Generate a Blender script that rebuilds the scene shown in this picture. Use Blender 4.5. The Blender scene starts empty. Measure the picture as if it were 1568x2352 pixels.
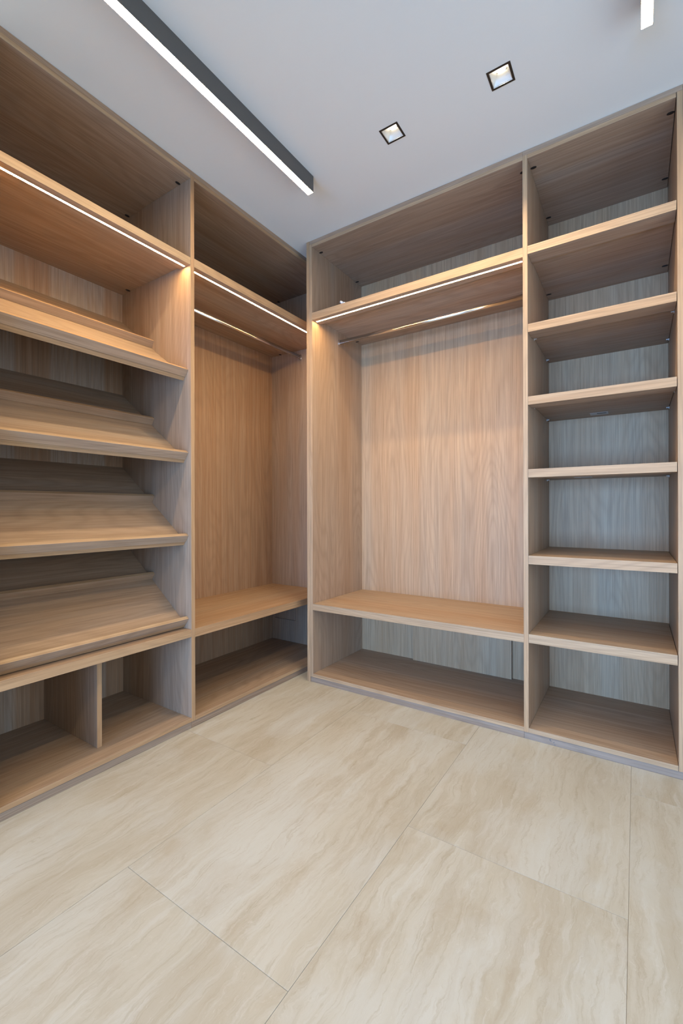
import bpy, bmesh, math, random
from mathutils import Vector, Matrix

S = bpy.context.scene
C = S.collection
random.seed(4)

# ------------------------------------------------------------------ camera
F_PX, PP_Y = 1020.78, 1169.84
yaw, pitch, roll = math.radians(33.548), math.radians(0.028), math.radians(-0.151)
fw = Vector((-math.sin(yaw) * math.cos(pitch), math.cos(yaw) * math.cos(pitch), math.sin(pitch)))
r0 = Vector((math.cos(yaw), math.sin(yaw), 0))
u0 = r0.cross(fw)
rt = math.cos(roll) * r0 + math.sin(roll) * u0
up = -math.sin(roll) * r0 + math.cos(roll) * u0
cam_d = bpy.data.cameras.new('camera')
cam_d.sensor_fit = 'HORIZONTAL'
cam_d.sensor_width = 36.0
cam_d.lens = F_PX * 36.0 / 1568.0
cam_d.shift_y = -(1176 - PP_Y) / 1568.0
cam_d.clip_start = 0.05
cam = bpy.data.objects.new('camera', cam_d)
C.objects.link(cam)
m = Matrix((rt, up, -fw)).transposed().to_4x4()
m.translation = Vector((1.68985, -2.16460, 1.05440))
cam.matrix_world = m
S.camera = cam

# ------------------------------------------------------------------ world, daylight, exposure
S.view_settings.view_transform = 'Standard'
S.view_settings.look = 'None'
S.view_settings.gamma = 1.0
S.view_settings.use_curve_mapping = False
S.view_settings.exposure = -0.03
W = bpy.data.worlds.new('sky')
S.world = W
W.use_nodes = True
W.node_tree.nodes['Background'].inputs['Color'].default_value = (0.45, 0.68, 1.0, 1)
W.node_tree.nodes['Background'].inputs['Strength'].default_value = 0.5


def area(name, loc, rot, sx, sy, power, col, spread=180):
    d = bpy.data.lights.new(name, 'AREA')
    d.shape = 'RECTANGLE'
    d.size, d.size_y, d.energy, d.color = sx, sy, power, col
    d.spread = math.radians(spread)
    o = bpy.data.objects.new(name, d)
    o.location, o.rotation_euler = loc, rot
    C.objects.link(o)
    return o


DAY = (0.26, 0.515, 1.0)
SKYLIGHT = (0.66, 0.83, 1.0)
area('daylight_rear', (1.25, -4.36, 0.88), (math.radians(90), 0, 0), 3.0, 1.5, 64, DAY, 80)
area('daylight_right', (3.46, -1.75, 1.15), (math.radians(90), 0, math.radians(90)), 2.5, 1.9, 40, SKYLIGHT)

LED_COL, LED_STR = (1.0, 0.63, 0.26), 155.0        # wardrobe strips
LAMP_COL, LAMP_STR = (1.0, 0.78, 0.50), 76.0      # linear ceiling lamps
SPOT_COL, SPOT_STR = (1.0, 0.90, 0.74), 3.6      # recessed square lamps


# ------------------------------------------------------------------ materials
def new_mat(name):
    mt = bpy.data.materials.new(name)
    mt.use_nodes = True
    nt = mt.node_tree
    return mt, nt, nt.nodes['Principled BSDF']


def plain(name, col, rough=0.5, metal=0.0, spec=0.5):
    mt, nt, b = new_mat(name)
    b.inputs['Base Color'].default_value = (*col, 1)
    b.inputs['Roughness'].default_value = rough
    b.inputs['Metallic'].default_value = metal
    b.inputs['Specular IOR Level'].default_value = spec
    return mt


def glow(name, col, strength):
    mt, nt, b = new_mat(name)
    b.inputs['Base Color'].default_value = (0.9, 0.9, 0.9, 1)
    b.inputs['Emission Color'].default_value = (*col, 1)
    b.inputs['Emission Strength'].default_value = strength
    return mt


class NT:
    def __init__(s, nt):
        s.nt = nt

    def n(s, t, **k):
        x = s.nt.nodes.new(t)
        for a, v in k.items():
            setattr(x, a, v)
        return x

    def l(s, a, b):
        s.nt.links.new(a, b)

    def math(s, op, a, b=None, c=None):
        x = s.n('ShaderNodeMath', operation=op)
        for i, v in enumerate((a, b, c)):
            if v is None:
                continue
            if isinstance(v, (int, float)):
                x.inputs[i].default_value = v
            else:
                s.l(v, x.inputs[i])
        return x.outputs[0]

    def mix(s, f, a, b, blend='MIX'):
        x = s.n('ShaderNodeMix', data_type='RGBA', blend_type=blend)
        for i, v in ((0, f), (6, a), (7, b)):
            if isinstance(v, (int, float)):
                x.inputs[i].default_value = v
            elif isinstance(v, tuple):
                x.inputs[i].default_value = (*v, 1)
            else:
                s.l(v, x.inputs[i])
        return x.outputs[2]

    def ramp(s, f, stops):
        x = s.n('ShaderNodeValToRGB')
        e = x.color_ramp.elements
        while len(e) < len(stops):
            e.new(0.5)
        for q, (p, c) in zip(e, stops):
            q.position = p
            q.color = (*c, 1) if isinstance(c, tuple) else (c, c, c, 1)
        s.l(f, x.inputs[0])
        return x.outputs[0]

    def noise(s, vec, scale, detail=2, rough=0.5, dist=0.0):
        x = s.n('ShaderNodeTexNoise')
        x.inputs['Scale'].default_value = scale
        x.inputs['Detail'].default_value = detail
        x.inputs['Roughness'].default_value = rough
        x.inputs['Distortion'].default_value = dist
        s.l(vec, x.inputs['Vector'])
        return x.outputs['Fac']

    def scaled(s, vec, sc):
        x = s.n('ShaderNodeVectorMath', operation='MULTIPLY')
        s.l(vec, x.inputs[0])
        x.inputs[1].default_value = sc
        return x.outputs[0]

    def coords(s):
        """object coordinates shifted by a random amount, so that no two boards match"""
        tc = s.n('ShaderNodeTexCoord')
        oi = s.n('ShaderNodeObjectInfo')
        v = s.n('ShaderNodeVectorMath', operation='MULTIPLY')
        cb = s.n('ShaderNodeCombineXYZ')
        for i in range(3):
            s.l(oi.outputs['Random'], cb.inputs[i])
        s.l(cb.outputs[0], v.inputs[0])
        v.inputs[1].default_value = (31.0, 47.0, 23.0)
        a = s.n('ShaderNodeVectorMath', operation='ADD')
        s.l(tc.outputs['Object'], a.inputs[0])
        s.l(v.outputs[0], a.inputs[1])
        return a.outputs[0]


WOOD_MID, WOOD_LIGHT, WOOD_DARK = (0.392, 0.270, 0.178), (0.495, 0.362, 0.252), (0.24, 0.157, 0.10)
WOOD_GREY, WOOD_RED = (0.382, 0.29, 0.212), (0.37, 0.238, 0.146)


def wood(name, axis, tint=(1, 1, 1), bands=None):
    mt, nt, b = new_mat(name)
    g = NT(nt)
    p = g.coords()

    def sc(across, along):
        v = [across] * 3
        v[axis] = along
        return tuple(v)
    warp = g.noise(g.scaled(p, sc(3.0, 0.9)), 1.0, 2)
    wv = g.n('ShaderNodeVectorMath', operation='SCALE')
    wn = g.n('ShaderNodeTexNoise')
    wn.inputs['Scale'].default_value = 1.0
    g.l(g.scaled(p, sc(2.2, 1.1)), wn.inputs['Vector'])
    g.l(wn.outputs['Color'], wv.inputs[0])
    wv.inputs['Scale'].default_value = 0.05
    pv = g.n('ShaderNodeVectorMath', operation='ADD')
    g.l(p, pv.inputs[0])
    g.l(wv.outputs[0], pv.inputs[1])
    q = pv.outputs[0]
    fine = g.noise(g.scaled(p, sc(230, 2.6)), 1.0, 4, 0.72)
    mid = g.noise(g.scaled(q, sc(48, 0.9)), 1.0, 4, 0.66)
    band = g.noise(g.scaled(q, sc(7.0, 0.25)), 1.0, 2, 0.5)
    # cathedral figure: contour lines of a slow field stretched along the grain
    field = g.noise(g.scaled(q, sc(4.5, 0.55)), 1.0, 1, 0.4)
    rings = g.math('SINE', g.math('MULTIPLY', field, 150.0))
    rings = g.math('MULTIPLY_ADD', rings, 0.5, 0.5)
    rings = g.math('POWER', rings, 2.5)
    tone = g.ramp(band, [(0.36, WOOD_GREY), (0.5, WOOD_MID), (0.64, WOOD_RED)])
    if bands:
        # decor strips of the left-hand back panels: browner and greyer staves at fixed places
        tc = g.n('ShaderNodeTexCoord')
        sx = g.n('ShaderNodeSeparateXYZ')
        g.l(tc.outputs['Object'], sx.inputs[0])
        y = g.math('ADD', sx.outputs['Y'], g.math('MULTIPLY', g.math('ADD', mid, -0.5), 0.03))
        tot = None
        for b0, b1 in bands:
            k = g.math('MULTIPLY', g.math('SMOOTH_MIN', g.math('MULTIPLY', g.math('ADD', y, -b0), 60.0), 1.0, 0.2),
                       1.0)
            k2 = g.math('MULTIPLY', g.math('ADD', y, -b1), -60.0)
            m1 = g.n('ShaderNodeClamp')
            g.l(k, m1.inputs[0])
            m2 = g.n('ShaderNodeClamp')
            g.l(k2, m2.inputs[0])
            pr = g.math('MULTIPLY', m1.outputs[0], m2.outputs[0])
            tot = pr if tot is None else g.math('ADD', tot, pr)
        tone = g.mix(tot, (0.40, 0.325, 0.26), (0.36, 0.215, 0.125))
    c = g.mix(g.math('MULTIPLY', g.ramp(mid, [(0.38, 0.0), (0.66, 1.0)]), 0.58), tone, WOOD_LIGHT)
    c = g.mix(g.math('MULTIPLY', g.ramp(fine, [(0.47, 0.0), (0.66, 1.0)]), 0.62), c, WOOD_DARK)
    c = g.mix(g.math('MULTIPLY', rings, g.math('MULTIPLY', warp, 0.42)), c, WOOD_DARK)
    c = g.mix(1.0, c, tint, 'MULTIPLY')
    g.l(c, b.inputs['Base Color'])
    b.inputs['Roughness'].default_value = 0.5
    b.inputs['Specular IOR Level'].default_value = 0.25
    bp = g.n('ShaderNodeBump')
    bp.inputs['Strength'].default_value = 0.08
    bp.inputs['Distance'].default_value = 0.001
    g.l(fine, bp.inputs['Height'])
    g.l(bp.outputs[0], b.inputs['Normal'])
    return mt


WX, WY, WZ = wood('oak_laminate_x', 0), wood('oak_laminate_y', 1), wood('oak_laminate_z', 2)
ET = (1.17, 1.09, 0.91)      # lighter edge tape; warm lamp light on the fronts put into its tint
EDGE = {WX: wood('oak_edge_band_lit_x', 0, ET), WY: wood('oak_edge_band_lit_y', 1, ET), WZ: wood('oak_edge_band_lit_z', 2, ET)}
WZB1 = wood('oak_laminate_z_shoe_back', 2, (1, 1, 1), [(-0.135, 0.03), (0.280, 0.6)])
WZB2 = wood('oak_laminate_z_corner_back', 2, (1, 1, 1), [(-0.294, 0.9)])
PT = (0.80, 0.86, 0.95)      # darker, greyer tint for the plinths
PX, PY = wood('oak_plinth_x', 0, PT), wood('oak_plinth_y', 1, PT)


def travertine():
    mt, nt, b = new_mat('travertine')
    g = NT(nt)
    p = g.coords()
    wn = g.n('ShaderNodeTexNoise')
    wn.inputs['Scale'].default_value = 1.0
    wn.inputs['Detail'].default_value = 6
    wn.inputs['Roughness'].default_value = 0.62
    g.l(g.scaled(p, (5.0, 3.2, 1)), wn.inputs['Vector'])
    wv = g.n('ShaderNodeVectorMath', operation='SCALE')
    g.l(wn.outputs['Color'], wv.inputs[0])
    wv.inputs['Scale'].default_value = 0.11
    pv = g.n('ShaderNodeVectorMath', operation='ADD')
    g.l(p, pv.inputs[0])
    g.l(wv.outputs[0], pv.inputs[1])
    q = pv.outputs[0]
    big = g.noise(g.scaled(q, (6.0, 0.9, 1)), 1.0, 6, 0.62)
    vein = g.noise(g.scaled(q, (24.0, 2.0, 1)), 1.0, 7, 0.68, 0.4)
    fine = g.noise(g.scaled(q, (120.0, 6.5, 1)), 1.0, 7, 0.74, 0.2)
    speck = g.noise(g.scaled(q, (150.0, 75.0, 1)), 1.0, 4, 0.65)
    cloud = g.noise(g.scaled(q, (3.4, 1.8, 1)), 1.0, 6, 0.6)
    blot = g.noise(g.scaled(q, (9.0, 3.4, 1)), 1.0, 7, 0.66)
    c = g.ramp(big, [(0.32, (0.70, 0.655, 0.575)), (0.5, (0.645, 0.585, 0.485)), (0.68, (0.575, 0.50, 0.395))])
    c = g.mix(g.math('MULTIPLY', g.ramp(vein, [(0.52, 0.0), (0.66, 1.0)]), 0.40), c, (0.48, 0.38, 0.265))
    c = g.mix(g.math('MULTIPLY', g.ramp(blot, [(0.52, 0.0), (0.62, 1.0)]), 0.42), c, (0.53, 0.435, 0.32))
    c = g.mix(g.math('MULTIPLY', g.ramp(vein, [(0.36, 1.0), (0.46, 0.0)]), 0.45), c, (0.76, 0.735, 0.68))
    c = g.mix(g.math('MULTIPLY', g.ramp(cloud, [(0.50, 0.0), (0.62, 1.0)]), 0.50), c, (0.725, 0.71, 0.665))
    c = g.mix(g.math('MULTIPLY', g.ramp(fine, [(0.52, 0.0), (0.66, 1.0)]), g.math('MULTIPLY', vein, 0.85)), c, (0.46, 0.37, 0.26))
    c = g.mix(g.math('MULTIPLY', g.ramp(speck, [(0.60, 0.0), (0.70, 1.0)]), g.math('MULTIPLY', blot, 0.40)), c, (0.84, 0.81, 0.75))
    c = g.mix(1.0, c, (0.705, 0.745, 0.755), 'MULTIPLY')
    g.l(c, b.inputs['Base Color'])
    b.inputs['Roughness'].default_value = 0.5
    b.inputs['Specular IOR Level'].default_value = 0.35
    bp = g.n('ShaderNodeBump')
    bp.inputs['Strength'].default_value = 0.12
    bp.inputs['Distance'].default_value = 0.002
    g.l(fine, bp.inputs['Height'])
    g.l(bp.outputs[0], b.inputs['Normal'])
    return mt


def plaster(name, col):
    mt, nt, b = new_mat(name)
    g = NT(nt)
    tc = g.n('ShaderNodeTexCoord')
    n1 = g.noise(tc.outputs['Object'], 240.0, 3, 0.6)
    n2 = g.noise(tc.outputs['Object'], 2.0, 2, 0.5)
    c = g.mix(g.math('MULTIPLY', n2, 0.25), col, tuple(x * 0.95 for x in col))
    g.l(c, b.inputs['Base Color'])
    b.inputs['Roughness'].default_value = 0.9
    b.inputs['Specular IOR Level'].default_value = 0.1
    bp = g.n('ShaderNodeBump')
    bp.inputs['Strength'].default_value = 0.05
    bp.inputs['Distance'].default_value = 0.001
    g.l(n1, bp.inputs['Height'])
    g.l(bp.outputs[0], b.inputs['Normal'])
    return mt


TRAV = travertine()
GROUT = plain('grout', (0.52, 0.455, 0.36), 0.9)
PLASTER = plaster('ceiling_paint', (0.83, 0.83, 0.775))
WALLP = plaster('wall_paint', (0.72, 0.71, 0.69))
CHROME = plain('chrome', (0.80, 0.80, 0.80), 0.16, 1.0)
FRAME = plain('dark_bronze_metal', (0.045, 0.042, 0.038), 0.35, 0.6)
LAMPBODY = plain('anthracite_metal', (0.125, 0.12, 0.112), 0.45, 0.3)
ALU = plain('brushed_aluminium', (0.62, 0.60, 0.57), 0.35, 1.0)
CAP = plain('dark_plastic', (0.022, 0.017, 0.014), 0.4)
CLEAR = plain('frosted_plastic', (0.62, 0.60, 0.56), 0.3)
WHITEP = plain('white_plastic', (0.80, 0.79, 0.78), 0.4)
PAPER = plain('sticker_paper', (0.45, 0.44, 0.42), 0.45)
STICKER_DARK = plain('sticker_dark', (0.10, 0.10, 0.10), 0.6)
SCUFF = plain('scuff_grey', (0.16, 0.15, 0.145), 0.8)
SILVER = plain('reflector_silver', (0.74, 0.72, 0.66), 0.30, 0.35)
LED_M = glow('led_strip_light', LED_COL, LED_STR)
LAMP_M = glow('linear_lamp_light', LAMP_COL, LAMP_STR)
SPOT_M = glow('recessed_lamp_light', SPOT_COL, SPOT_STR)

# ------------------------------------------------------------------ helpers
ORG = {}          # world origin of every object


def bm_box(bm, x0, x1, y0, y1, z0, z1, bevel=0.0):
    r = bmesh.ops.create_cube(bm, size=1.0)
    for v in r['verts']:
        v.co = Vector(((x0 + x1) / 2 + v.co.x * (x1 - x0), (y0 + y1) / 2 + v.co.y * (y1 - y0), (z0 + z1) / 2 + v.co.z * (z1 - z0)))
    if bevel:
        es = list({e for v in r['verts'] for e in v.link_edges})
        bmesh.ops.bevel(bm, geom=es, offset=bevel, segments=1, affect='EDGES')


def bm_cyl(bm, c, axis, r, h, seg=20, ry=None):
    """cylinder with its centre at c, along axis 0/1/2; ry = second radius (oval)"""
    ret = bmesh.ops.create_cone(bm, cap_ends=True, segments=seg, radius1=1, radius2=1, depth=1)
    for v in ret['verts']:
        a, b, t = v.co.x * r, v.co.y * (ry or r), v.co.z * h
        co = [(t, a, b), (a, t, b), (a, b, t)][axis]
        v.co = Vector(c) + Vector(co)


def link(name, bm, mats, parent=None, origin=None, smooth=False):
    bm.normal_update()
    bmesh.ops.recalc_face_normals(bm, faces=bm.faces[:])
    if origin is None:
        n = len(bm.verts)
        origin = Vector((0, 0, 0))
        lo = [min(v.co[i] for v in bm.verts) for i in range(3)]
        hi = [max(v.co[i] for v in bm.verts) for i in range(3)]
        origin = Vector([(a + b) / 2 for a, b in zip(lo, hi)])
    origin = Vector(origin)
    for v in bm.verts:
        v.co -= origin
    me = bpy.data.meshes.new(name)
    bm.to_mesh(me)
    bm.free()
    for mt in (mats if isinstance(mats, (list, tuple)) else [mats]):
        me.materials.append(mt)
    if smooth:
        for f in me.polygons:
            f.use_smooth = len(f.vertices) == 4
    o = bpy.data.objects.new(name, me)
    C.objects.link(o)
    place(o, origin, parent)
    return o


def place(o, origin, parent):
    ORG[o] = Vector(origin)
    if parent is not None:
        o.parent = parent
        o.location = Vector(origin) - ORG[parent]
    else:
        o.location = origin


def copy_to(src, origin, parent, rot=None):
    o = src.copy()
    C.objects.link(o)
    place(o, origin, parent)
    if rot:
        o.rotation_euler = rot
    return o


FRONT = {}        # thing -> the side its front edges face


def banded(bm, parent, mat):
    """give the faces on the front side of a wooden board their edge band"""
    side = FRONT.get(parent)
    if mat not in EDGE or side is None:
        return mat
    bm.normal_update()
    bmesh.ops.recalc_face_normals(bm, faces=bm.faces[:])
    for f in bm.faces:
        if (f.normal.x if side == 'x' else -f.normal.y) > 0.9:
            f.material_index = 1
    return [mat, EDGE[mat]]


def board(name, parent, mat, x0, x1, y0, y1, z0, z1, bevel=0.0007, band=True):
    bm = bmesh.new()
    bm_box(bm, x0, x1, y0, y1, z0, z1, bevel)
    return link(name, bm, banded(bm, parent, mat) if band else mat, parent)


def thing(name, label, cat, loc, group=None):
    o = bpy.data.objects.new(name, None)
    o.empty_display_size = 0.1
    C.objects.link(o)
    place(o, loc, None)
    o['label'], o['category'] = label, cat
    if group:
        o['group'] = group
    return o


def struct(o):
    o['kind'] = 'structure'
    return o


H = 2.70
# ------------------------------------------------------------------ room shell
X_L, X_R, Y_B, Y_F = -0.72, 3.30, 0.62, -4.20
bm = bmesh.new()
bm_box(bm, X_L - .1, X_R + .1, Y_F - .1, Y_B + .1, -0.12, -0.0032)
floor = struct(link('floor', bm, GROUT))
# travertine tiles, 0.617 x 1.22, running bond along the room's depth
TX = [-0.80, -0.182, 0.435, 1.0525, 1.670, 2.287, 2.905, 3.40]
TY0 = [-1.42, -0.80, -1.42, -0.81, -1.42, -0.81, -1.42]
tile_cache = {}
G = 0.0004
for i in range(7):
    y = TY0[i] - 1.22 * 4
    while y < Y_B + .1:
        a, b = max(y, Y_F - .1), min(y + 1.22, Y_B + .1)
        x0, x1 = max(TX[i], X_L - .1), min(TX[i + 1], X_R + .1)
        if b - a > 0.02:
            key = (round(x1 - x0, 4), round(b - a, 4))
            cx, cy = (x0 + x1) / 2, (a + b) / 2
            if key not in tile_cache:
                bm = bmesh.new()
                bm_box(bm, x0 + G, x1 - G, a + G, b - G, -0.0032, 0.0, 0.0004)
                tile_cache[key] = link('tile', bm, TRAV, floor)
            else:
                copy_to(tile_cache[key], (cx, cy, -0.0016), floor)
        y += 1.22

DL = [(0.8045, -0.419), (1.2645, -0.4195)]     # recessed lamp centres
DS = 0.0365                                   # half size of the ceiling hole
bm = bmesh.new()
xs = sorted([X_L - .1, X_R + .1] + [c[0] + s * DS for c in DL for s in (-1, 1)])
ys = [Y_F - .1, -0.419 - DS, -0.419 + DS, Y_B + .1]
for i in range(len(xs) - 1):
    for j in range(3):
        if j == 1 and i in (1, 3):
            continue
        bm_box(bm, xs[i], xs[i + 1], ys[j], ys[j + 1], H, H + 0.14)
ceil = struct(link('ceiling', bm, PLASTER))


def wall_hole(name, axis, pos, t, a0, a1, h0, h1, g0, g1, mat):
    """a wall along x (axis 0) or y (axis 1) with one opening [h0,h1] x [g0,g1]"""
    bm = bmesh.new()
    parts = [(a0, h0, 0, H), (h1, a1, 0, H), (h0, h1, g1, H)]
    if g0 > 0.001:
        parts.append((h0, h1, 0, g0))
    for p0, p1, z0, z1 in parts:
        if axis == 0:
            bm_box(bm, p0, p1, pos, pos + t, z0, z1)
        else:
            bm_box(bm, pos, pos + t, p0, p1, z0, z1)
    return struct(link(name, bm, mat))


def wall(name, *b):
    bm = bmesh.new()
    bm_box(bm, *b)
    return struct(link(name, bm, WALLP))


wall('wall_left', X_L - .1, X_L, Y_F - .1, Y_B + .1, 0, H)
wall('wall_back', X_L, X_R, Y_B, Y_B + .1, 0, H)
wall_hole('wall_front', 0, Y_F - .1, .1, X_L, X_R, -0.25, 2.75, 0.0, 2.10, WALLP)
wall_hole('wall_right', 1, X_R, .1, Y_F - .1, Y_B + .1, -3.0, -0.5, 0.2, 2.10, WALLP)

# ------------------------------------------------------------------ shared wardrobe parts
XL = -0.1022          # front plane of the left-hand run
XD = -0.690           # its back panels
YD = 0.585            # back panels of the rear run
TB, TT = 2.6585, 2.677   # top board under / upper face
_proto = {}


def cam_cap(parent, x, y, z, run):
    """dark oval connector let into the underside of a board; run 0 = along x, 1 = along y"""
    if ('cam', run) not in _proto:
        bm = bmesh.new()
        a, b = (0.0130, 0.0075)
        bm_cyl(bm, (x, y, z - .0004), 2, a if run == 0 else b, 0.0024, 24, b if run == 0 else a)
        for d in (-.0062, .0002, .0066):
            c = (x + d, y, z - .0018) if run == 0 else (x, y + d, z - .0018)
            bm_cyl(bm, c, 2, 0.0030, 0.0016, 12)
        _proto[('cam', run)] = link('connector_cap', bm, CAP, parent, (x, y, z))
        return
    copy_to(_proto[('cam', run)], (x, y, z), parent)


def shelf_pin(parent, x, y, z, s):
    if ('pin', s) not in _proto:
        bm = bmesh.new()
        bm_cyl(bm, (x + s * 0.006, y, z - .0025), 0, 0.0024, 0.012, 12)
        bm_box(bm, x, x + s * .0025, y - .005, y + .005, z - .009, z)
        _proto[('pin', s)] = link('shelf_pin', bm, CLEAR, parent, (x, y, z))
        return
    copy_to(_proto[('pin', s)], (x, y, z), parent)


def doubled_shelf(name, parent, run, a0, a1, front, back, zt, zb, strip=0.085, body=0.024, gap=0.0):
    """shelf whose front edge is doubled to a thick lip: run 0 = along x (front = small y), run 1 = along y"""
    mat = WX if run == 0 else WY
    bm = bmesh.new()
    if run == 0:
        prof = [(front, zb), (front, zt), (back, zt), (back, zt - body), (front + strip, zt - body), (front + strip, zb)]
    else:
        prof = [(front, zb), (front, zt), (back, zt), (back, zt - body), (front - strip, zt - body), (front - strip, zb)]
    rows = []
    for t in (a0, a1):
        rows.append([bm.verts.new((t, p, z) if run == 0 else (p, t, z)) for p, z in prof])
    n = len(prof)
    for k in range(n):
        bm.faces.new((rows[0][k], rows[0][(k + 1) % n], rows[1][(k + 1) % n], rows[1][k]))
    for rr in rows:
        bm.faces.new((rr[0], rr[1], rr[4], rr[5]))
        bm.faces.new((rr[1], rr[2], rr[3], rr[4]))
    mats = banded(bm, parent, mat)
    if run == 0:
        back = [f for f in bm.faces if f.normal.y < -0.9 and f.calc_center_median().y > front + .01]
    else:
        back = [f for f in bm.faces if f.normal.x > 0.9 and f.calc_center_median().x < front - .01]
    for f in back:
        f.material_index = 0
    return link(name, bm, mats, parent)


def led_bar(shelf, run, a0, a1, front, zb, sign, caps=True, w=0.0095, setb=0.0305):
    """warm strip in an aluminium channel on the underside of a shelf"""
    c0 = front + sign * setb

    def bx(nm, mat, t0, t1, p0, p1, z0, z1):
        p0, p1 = min(p0, p1), max(p0, p1)
        return board(nm, shelf, mat, *((t0, t1, p0, p1) if run == 0 else (p0, p1, t0, t1)), z0, z1, 0)
    bx('led_channel', ALU, a0 + .006, a1 - .006, c0 - sign * .0015, c0 + sign * (w + .0015), zb - .0014, zb + .0030)
    bx('led_diffuser', LED_M, a0 + .010, a1 - .010, c0, c0 + sign * w, zb - .0016, zb - .0014)
    if caps:
        for t in (a0 + .006, a1 - .010):
            bx('end_cap', WHITEP, t, t + .004, c0 - sign * .0015, c0 + sign * (w + .0015), zb - .0020, zb - .0014)


def hanging_rail(parent, run, a0, a1, p, z):
    """oval chromed tube with its two end brackets"""
    bm = bmesh.new()
    mid = (a0 + a1) / 2
    if run == 0:
        bm_cyl(bm, (mid, p, z), 0, 0.0075, a1 - a0 - .004, 28, 0.0145)
    else:
        bm_cyl(bm, (p, mid, z), 1, 0.0075, a1 - a0 - .004, 28, 0.0145)
    rail = link('hanging_rail', bm, CHROME, parent, smooth=True)
    for t, s in ((a0, 1), (a1, -1)):
        bm = bmesh.new()
        if run == 0:
            bm_cyl(bm, (t + s * .0015, p, z), 0, 0.0125, .003, 24, 0.021)
            bm_cyl(bm, (t + s * .006, p, z), 0, 0.0095, .010, 24, 0.0165)
        else:
            bm_cyl(bm, (p, t + s * .0015, z), 1, 0.0125, .003, 24, 0.021)
            bm_cyl(bm, (p, t + s * .006, z), 1, 0.0095, .010, 24, 0.0165)
        link('rail_bracket', bm, CHROME, rail)
    return rail


# ------------------------------------------------------------------ left run: shoe wardrobe
Q1, Q2 = -0.7761, -0.7542
A0 = -1.5535
shoe = thing('shoe_wardrobe', 'open oak wardrobe on the left with four sloping shoe shelves above two cubbyholes', 'wardrobe', (-0.4, -1.16, 0))
FRONT[shoe] = 'x'
board('side_panel', shoe, WZ, XD - .012, XL, A0 - .022, A0, 0.030, TT)
board('back_panel', shoe, WZB1, XD - .012, XD, A0, Q1, 0.030, TT)
top = board('top_panel', shoe, WY, XD, XL, A0, Q1, TB, TT)
for x in (-0.180, -0.617):
    cam_cap(top, x, Q1 - .0135, TB, 1)
    cam_cap(top, x, A0 + .0135, TB, 1)
board('top_filler', shoe, WY, XL - .018, XL - .0005, A0 - .022, Q1, TT + .0008, H - .0008, band=False)
board('bottom_panel', shoe, WY, XD, XL, A0, Q1, 0.030, 0.0490)
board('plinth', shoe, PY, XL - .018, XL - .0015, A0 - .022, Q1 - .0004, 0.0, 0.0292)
sh = doubled_shelf('upper_shelf', shoe, 1, A0, Q1, XL, XD, 2.2745, 2.2395, 0.082, 0.024)
led_bar(sh, 1, A0, Q1, XL, 2.2395, -1)
cam_cap(sh, -0.612, Q1 - .0135, 2.2505, 1)
low = board('lower_shelf', shoe, WY, XD, XL, A0, Q1, 0.4400, 0.4765)
board('divider', shoe, WZ, XD, -0.2079, -1.1724, -1.1514, 0.0490, 0.4400)

# sloping shoe shelves: body along the slope, front lip and a heel stop standing square on it
ang = math.atan(0.722)
sd = Vector((math.cos(ang), 0, -math.sin(ang)))
nd = Vector((math.sin(ang), 0, math.cos(ang)))


def slab(name, parent, o, s0, s1, n0, n1, y0, y1, clip=None):
    """prism between slope distances s0..s1 (towards the front) and heights n0..n1 above the slope"""
    bm = bmesh.new()
    pr = []
    for s, n in ((s0, n0), (s1, n0), (s1, n1), (s0, n1)):
        p = o + sd * s + nd * n
        if clip is not None and p.x < clip:
            d = (clip - p.x) / sd.x
            p = p + sd * d
        pr.append(p)
    rows = [[bm.verts.new((p.x, y, p.z)) for p in pr] for y in (y0, y1)]
    for k in range(4):
        bm.faces.new((rows[0][k], rows[0][(k + 1) % 4], rows[1][(k + 1) % 4], rows[1][k]))
    for rr in rows:
        bm.faces.new(rr)
    bmesh.ops.recalc_face_normals(bm, faces=bm.faces[:])
    bmesh.ops.bevel(bm, geom=bm.edges[:], offset=0.0007, segments=1, affect='EDGES')
    bm.normal_update()
    for f in bm.faces:
        if f.normal.dot(sd if name == 'shoe_shelf' else nd) > 0.9:
            f.material_index = 1
    return link(name, bm, [WY, EDGE[WY]], parent)


first = None
for k in range(4):
    z0 = 1.7040 - 0.4027 * k
    o = Vector((-0.146, 0, z0))
    if first is None:
        b = slab('shoe_shelf', shoe, o, -0.75, 0, -0.0205, 0, A0, Q1, XD)
        kids = [slab('front_lip', b, o, -0.0165, 0.0025, 0.0006, 0.0400, A0, Q1),
                slab('heel_stop', b, o, -0.3520, -0.3350, 0.0006, 0.0390, A0, Q1)]
        first = b, kids, ORG[b].copy()
    else:
        dz = Vector((0, 0, -0.4027 * k))
        b = copy_to(first[0], first[2] + dz, shoe)
        for kd in first[1]:
            copy_to(kd, ORG[kd] + dz, b)

# ------------------------------------------------------------------ left run: corner hanging wardrobe
YE = 0.4419
cor = thing('corner_wardrobe', 'open oak corner wardrobe with hanging rail and bench, right of the shoe shelves', 'wardrobe', (-0.4, -0.15, 0))
FRONT[cor] = 'x'
board('side_panel', cor, WZ, XD - .012, XL, Q1, Q2, 0.030, TT)
board('back_panel', cor, WZB2, XD - .012, XD, Q2, YE, 0.030, TT)
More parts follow.
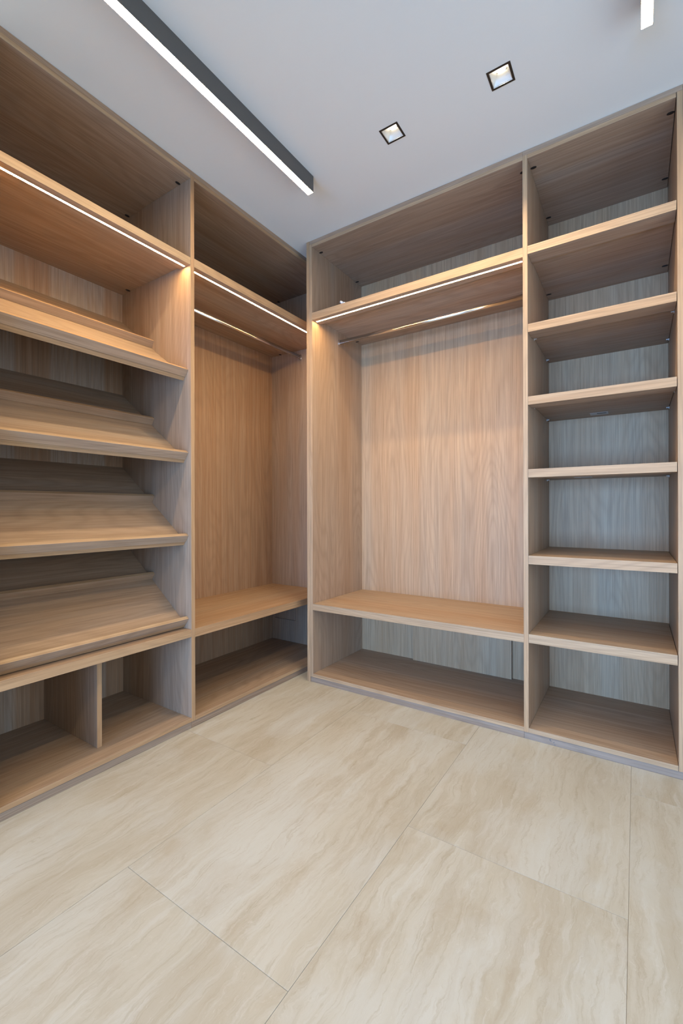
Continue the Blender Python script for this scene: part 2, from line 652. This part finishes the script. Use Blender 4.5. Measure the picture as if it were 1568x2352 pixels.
# end panel with the cut-out for the hatch
HX0, HX1, HZ0, HZ1 = -0.669, -0.4556, 0.214, 0.425
bm = bmesh.new()
for b in ((XD - .012, HX0, 0.030, TT), (HX1, -0.045, 0.030, TT), (HX0, HX1, 0.030, HZ0), (HX0, HX1, HZ1, TT)):
    bm_box(bm, b[0], b[1], YE, YE + .02, b[2], b[3])
bmesh.ops.remove_doubles(bm, verts=bm.verts[:], dist=1e-5)
end = link('end_panel', bm, WZ, cor)
board('hatch', end, WZ, HX0 + .002, HX1 - .002, YE - .0006, YE + .018, HZ0 + .0028, HZ1 - .002, 0)
top = board('top_panel', cor, WY, XD, XL, Q2, YE, TB, TT)
for x in (-0.180, -0.606):
    cam_cap(top, x, YE - .0145, TB, 1)
    cam_cap(top, x, Q2 + .0135, TB, 1)
board('top_filler', cor, WY, XL - .018, XL - .0005, Q1 + .0005, YE, TT + .0008, H - .0008, band=False)
board('bottom_panel', cor, WY, XD, XL, Q2 + .0005, YE, 0.030, 0.0505)
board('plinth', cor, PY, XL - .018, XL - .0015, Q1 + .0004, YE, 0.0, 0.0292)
sh = doubled_shelf('upper_shelf', cor, 1, Q2, YE, XL, XD, 2.2795, 2.2375, 0.082, 0.031)
led_bar(sh, 1, Q2, YE, XL, 2.2375, -1)
cam_cap(sh, -0.592, YE - .0145, 2.2485, 1)
hanging_rail(cor, 1, Q2, YE, -0.4006, 2.1945)
doubled_shelf('bench_shelf', cor, 1, Q2, YE, XL, XD, 0.4761, 0.4353, 0.085, 0.024)

# ------------------------------------------------------------------ rear run: hanging wardrobe
XA, P1, P2, R1, R2 = 0.0421, 1.2571, 1.2779, 1.8249, 1.8440
BB, BT = 0.0319, 0.0525
han = thing('hanging_wardrobe', 'wide open oak wardrobe on the rear wall with a chrome rail above a bench shelf', 'wardrobe', (0.64, 0.3, 0))
FRONT[han] = 'y'
board('scribe_panel', han, WZ, 0.0, 0.0228, 0.0, YD + .012, 0.0, H - .0008)
board('side_panel', han, WZ, 0.0232, XA, 0.0, YD + .012, BB, TT)
board('back_panel', han, WZ, XA, P1, YD, YD + .012, BB, TT)
top = board('top_panel', han, WX, XA, P1, 0.0004, YD, TB, TT)
for y in (0.078, 0.508):
    cam_cap(top, XA + .0135, y, TB, 0)
    cam_cap(top, P1 - .0135, y, TB, 0)
board('top_filler', han, WX, 0.0232, P1 - .0003, 0.0015, 0.019, TT + .0008, H - .0008, band=False)
board('bottom_panel', han, WX, XA, P1, 0.0004, YD, BB, BT)
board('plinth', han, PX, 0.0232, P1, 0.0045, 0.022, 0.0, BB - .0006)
sh = doubled_shelf('upper_shelf', han, 0, XA, P1, 0.0004, YD, 2.2569, 2.2132, 0.085, 0.0215)
led_bar(sh, 0, XA, P1, 0.0, 2.2132, 1)
cam_cap(sh, XA + .0135, 0.507, 2.2354, 0)
cam_cap(sh, P1 - .0135, 0.507, 2.2354, 0)
hanging_rail(han, 0, XA, P1, 0.292, 2.1640)
doubled_shelf('bench_shelf', han, 0, XA, P1, 0.0004, YD, 0.4793, 0.4409, 0.085, 0.024)
board('access_panel', han, WZ, 0.4490, 1.0770, YD - .0245, YD - .0005, BT + .0006, 0.4550)

# ------------------------------------------------------------------ rear run: shelf tower
tow = thing('shelf_tower', 'tall narrow open oak shelving unit with six shelves at the right of the rear wall', 'shelving', (1.55, 0.3, 0))
FRONT[tow] = 'y'
board('side_panel', tow, WZ, P1, P2, 0.0, YD + .012, BB, TT)
board('side_panel', tow, WZ, R1, R2, 0.0, YD + .012, BB, TT)
board('back_panel', tow, WZ, P2, R1, YD, YD + .012, BB, TT)
top = board('top_panel', tow, WX, P2, R1 - .002, 0.0004, YD, TB, TT)
for y in (0.0755, 0.506):
    cam_cap(top, P2 + .0135, y, TB, 0)
    cam_cap(top, R1 - .0155, y, TB, 0)
board('top_filler', tow, WX, P1, R2 - .0003, 0.0015, 0.019, TT + .0008, H - .0008, band=False)
board('bottom_panel', tow, WX, P2, R1 - .001, 0.0004, YD, BB, BT)
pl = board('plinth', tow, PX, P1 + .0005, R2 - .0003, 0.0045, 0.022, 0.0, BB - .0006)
bm = bmesh.new()
for x0, x1, z0, z1 in ((1.3640, 1.3690, .019, .0275), (1.3665, 1.3730, .0165, .0195), (1.3800, 1.3835, .012, .017), (1.3830, 1.3880, .0035, .007)):
    bm_box(bm, x0, x1, 0.0043, 0.0046, z0, z1)
link('scuff_mark', bm, SCUFF, pl)
shelves = []
for k, (zt, zb, fixed) in enumerate([(2.2575, 2.2205, 1), (1.9005, 1.8635, 0), (1.5690, 1.5314, 0), (1.2367, 1.1988, 0), (0.8412, 0.8023, 0), (0.4823, 0.4424, 1)]):
    body = 0.0225 if k == 0 else 0.020
    s = doubled_shelf('shelf', tow, 0, P2 + .0006, R1 - .0022, 0.0006 if k < 4 else 0.002, YD - .001, zt, zb, 0.092, body)
    shelves.append((s, zt - body))
    if fixed:
        cam_cap(s, P2 + .0140, 0.505, zt - body, 0)
        cam_cap(s, R1 - .0160, 0.505, zt - body, 0)
    else:
        for y in (0.515, 0.15):
            shelf_pin(s, P2 + .0006, y, zt - body, 1)
            shelf_pin(s, R1 - .0006, y, zt - body, -1)


def sticker(parent, x0, x1, y0, y1, z):
    bm = bmesh.new()
    bm_box(bm, x0, x1, y0, y1, z - .0005, z)
    bm_box(bm, x0 + (x1 - x0) * .38, x1 - .008, y0 + .014, y0 + .034, z - .0007, z - .0005)  # darker bar across part of the sticker
    for f in bm.faces:
        if f.calc_center_median().z < z - .00052 and len([1 for v in f.verts if v.co.x > x0 + .01]) == 4:
            f.material_index = 1
    link('paper_sticker', bm, [PAPER, STICKER_DARK], parent)


sticker(shelves[2][0], 1.4900, 1.5710, 0.4640, 0.5290, shelves[2][1])
sticker(shelves[3][0], 1.4215, 1.5040, 0.3900, 0.4550, shelves[3][1])

# the next unit of the rear run: only its edge enters the frame
nxt = thing('side_wardrobe', 'open oak unit whose dark edge just enters the frame right of the shelf tower', 'wardrobe', (2.2, 0.3, 0))
FRONT[nxt] = 'y'
X3 = 2.60
board('side_panel', nxt, WZ, X3, X3 + .02, 0, YD + .012, BB, TT)
board('back_panel', nxt, WZ, R2, X3, YD, YD + .012, BB, TT)
board('top_panel', nxt, WX, R2, X3, 0.0004, YD, TB, TT)
board('top_filler', nxt, WX, R2 + .0005, X3 + .02, 0.0015, 0.019, TT + .0008, H - .0008, band=False)
board('bottom_panel', nxt, WX, R2, X3, 0.0004, YD, BB, BT)
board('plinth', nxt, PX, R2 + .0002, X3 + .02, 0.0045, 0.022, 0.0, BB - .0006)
doubled_shelf('upper_shelf', nxt, 0, R2, X3, 0.0004, YD, 2.2569, 2.2132)
doubled_shelf('bench_shelf', nxt, 0, R2, X3, 0.0004, YD, 0.4793, 0.4409)

# ------------------------------------------------------------------ small white peg left on the upper shelf
peg = thing('white_peg', 'small white plastic peg lying on the upper shelf of the wide hanging wardrobe', 'peg', (0.2525, 0.018, 2.2569))
bm = bmesh.new()
bm_cyl(bm, (0, 0, 0), 0, 0.0075, 0.021, 20)
bmesh.ops.rotate(bm, verts=bm.verts[:], cent=(0, 0, 0), matrix=Matrix.Rotation(math.radians(35), 3, 'Y'))
bmesh.ops.translate(bm, verts=bm.verts[:], vec=(0.2525, 0.0125, 2.2569 + 0.0130))
link('peg_body', bm, WHITEP, peg, smooth=True)
bm = bmesh.new()
bm_cyl(bm, (0.2690, 0.0125, 2.2569 + 0.0052), 0, 0.0048, 0.014, 16)
link('peg_tip', bm, WHITEP, peg, smooth=True)

# ------------------------------------------------------------------ linear ceiling lamps
def linear_lamp(label, x0, x1, ye):
    t = thing('linear_ceiling_lamp', label, 'ceiling lamp', ((x0 + x1) / 2, (ye - 3.9) / 2, H), 'linear ceiling lamps')
    y0, zb = -3.90, 2.6195
    bm = bmesh.new()
    w = 0.0012
    bm_box(bm, x0, x0 + w, y0, ye, zb + .0006, H - .0004)
    bm_box(bm, x1 - w, x1, y0, ye, zb + .0006, H - .0004)
    bm_box(bm, x0 + w, x1 - w, y0, ye, zb + .012, H - .0004)
    link('housing', bm, LAMPBODY, t)
    for a, b in ((ye - .0012, ye), (y0, y0 + .0012)):
        bm = bmesh.new()
        bm_box(bm, x0 + w, x1 - w, a + (.0002 if a < -1 else 0), b, zb + .0006, zb + .0118)
        link('end_plate', bm, LAMPBODY, t)
    bm = bmesh.new()
    bm_box(bm, x0 + w + .0002, x1 - w - .0002, y0 + .0014, ye - .0014, zb, zb + .0115)
    link('diffuser', bm, LAMP_M, t)


linear_lamp('long black linear ceiling lamp lit white, above the shoe wardrobe on the left', 0.3315, 0.3656, -0.4105)
linear_lamp('glowing end of a linear ceiling lamp cut off by the top right frame edge', 1.7055, 1.7390, -0.4105)


# ------------------------------------------------------------------ recessed square lamps
def recessed_lamp(label, cx, cy):
    t = thing('recessed_lamp', label, 'ceiling lamp', (cx, cy, H), 'recessed square ceiling lamps')
    a, b = 0.0435, 0.0355
    zf = H - .0012
    bm = bmesh.new()
    for x0, x1, y0, y1 in ((-a, a, -a, -b), (-a, a, b, a), (-a, -b, -b, b), (b, a, -b, b)):
        bm_box(bm, cx + x0, cx + x1, cy + y0, cy + y1, zf, H)
    link('frame', bm, FRAME, t)
    # square funnel: bright lip ring, then four walls tapering to the round lamp
    z1, c = H + .034, 0.0190
    bm = bmesh.new()
    b2 = b - .0004
    rings = []
    for r, z in ((b2, zf + .0002), (b2, H + .001), (b2 - .0022, H + .0015), (c, z1)):
        rings.append([bm.verts.new((cx + sx * r, cy + sy * r, z)) for sx, sy in ((-1, -1), (1, -1), (1, 1), (-1, 1))])
    for r0_, r1_ in zip(rings[:-1], rings[1:]):
        for k in range(4):
            bm.faces.new((r0_[k], r0_[(k + 1) % 4], r1_[(k + 1) % 4], r1_[k]))
    bm.faces.new(rings[-1])
    link('reflector', bm, SILVER, t)
    bm = bmesh.new()
    bm_cyl(bm, (cx, cy, z1 - .002), 2, 0.0185, 0.0036, 28)
    link('lens', bm, SPOT_M, t)
    d = bpy.data.lights.new('lamp_beam', 'SPOT')
    d.energy, d.color = 27.0, (1.0, 0.77, 0.47)
    d.spot_size, d.spot_blend, d.shadow_soft_size = math.radians(128), 0.55, 0.018
    o = bpy.data.objects.new('lamp_beam', d)
    C.objects.link(o)
    place(o, (cx, cy, H + .004), t)


recessed_lamp('small square recessed ceiling lamp nearer the corner post, left of its twin', *DL[0])
recessed_lamp('small square recessed ceiling lamp on the right, nearer the shelf tower', *DL[1])
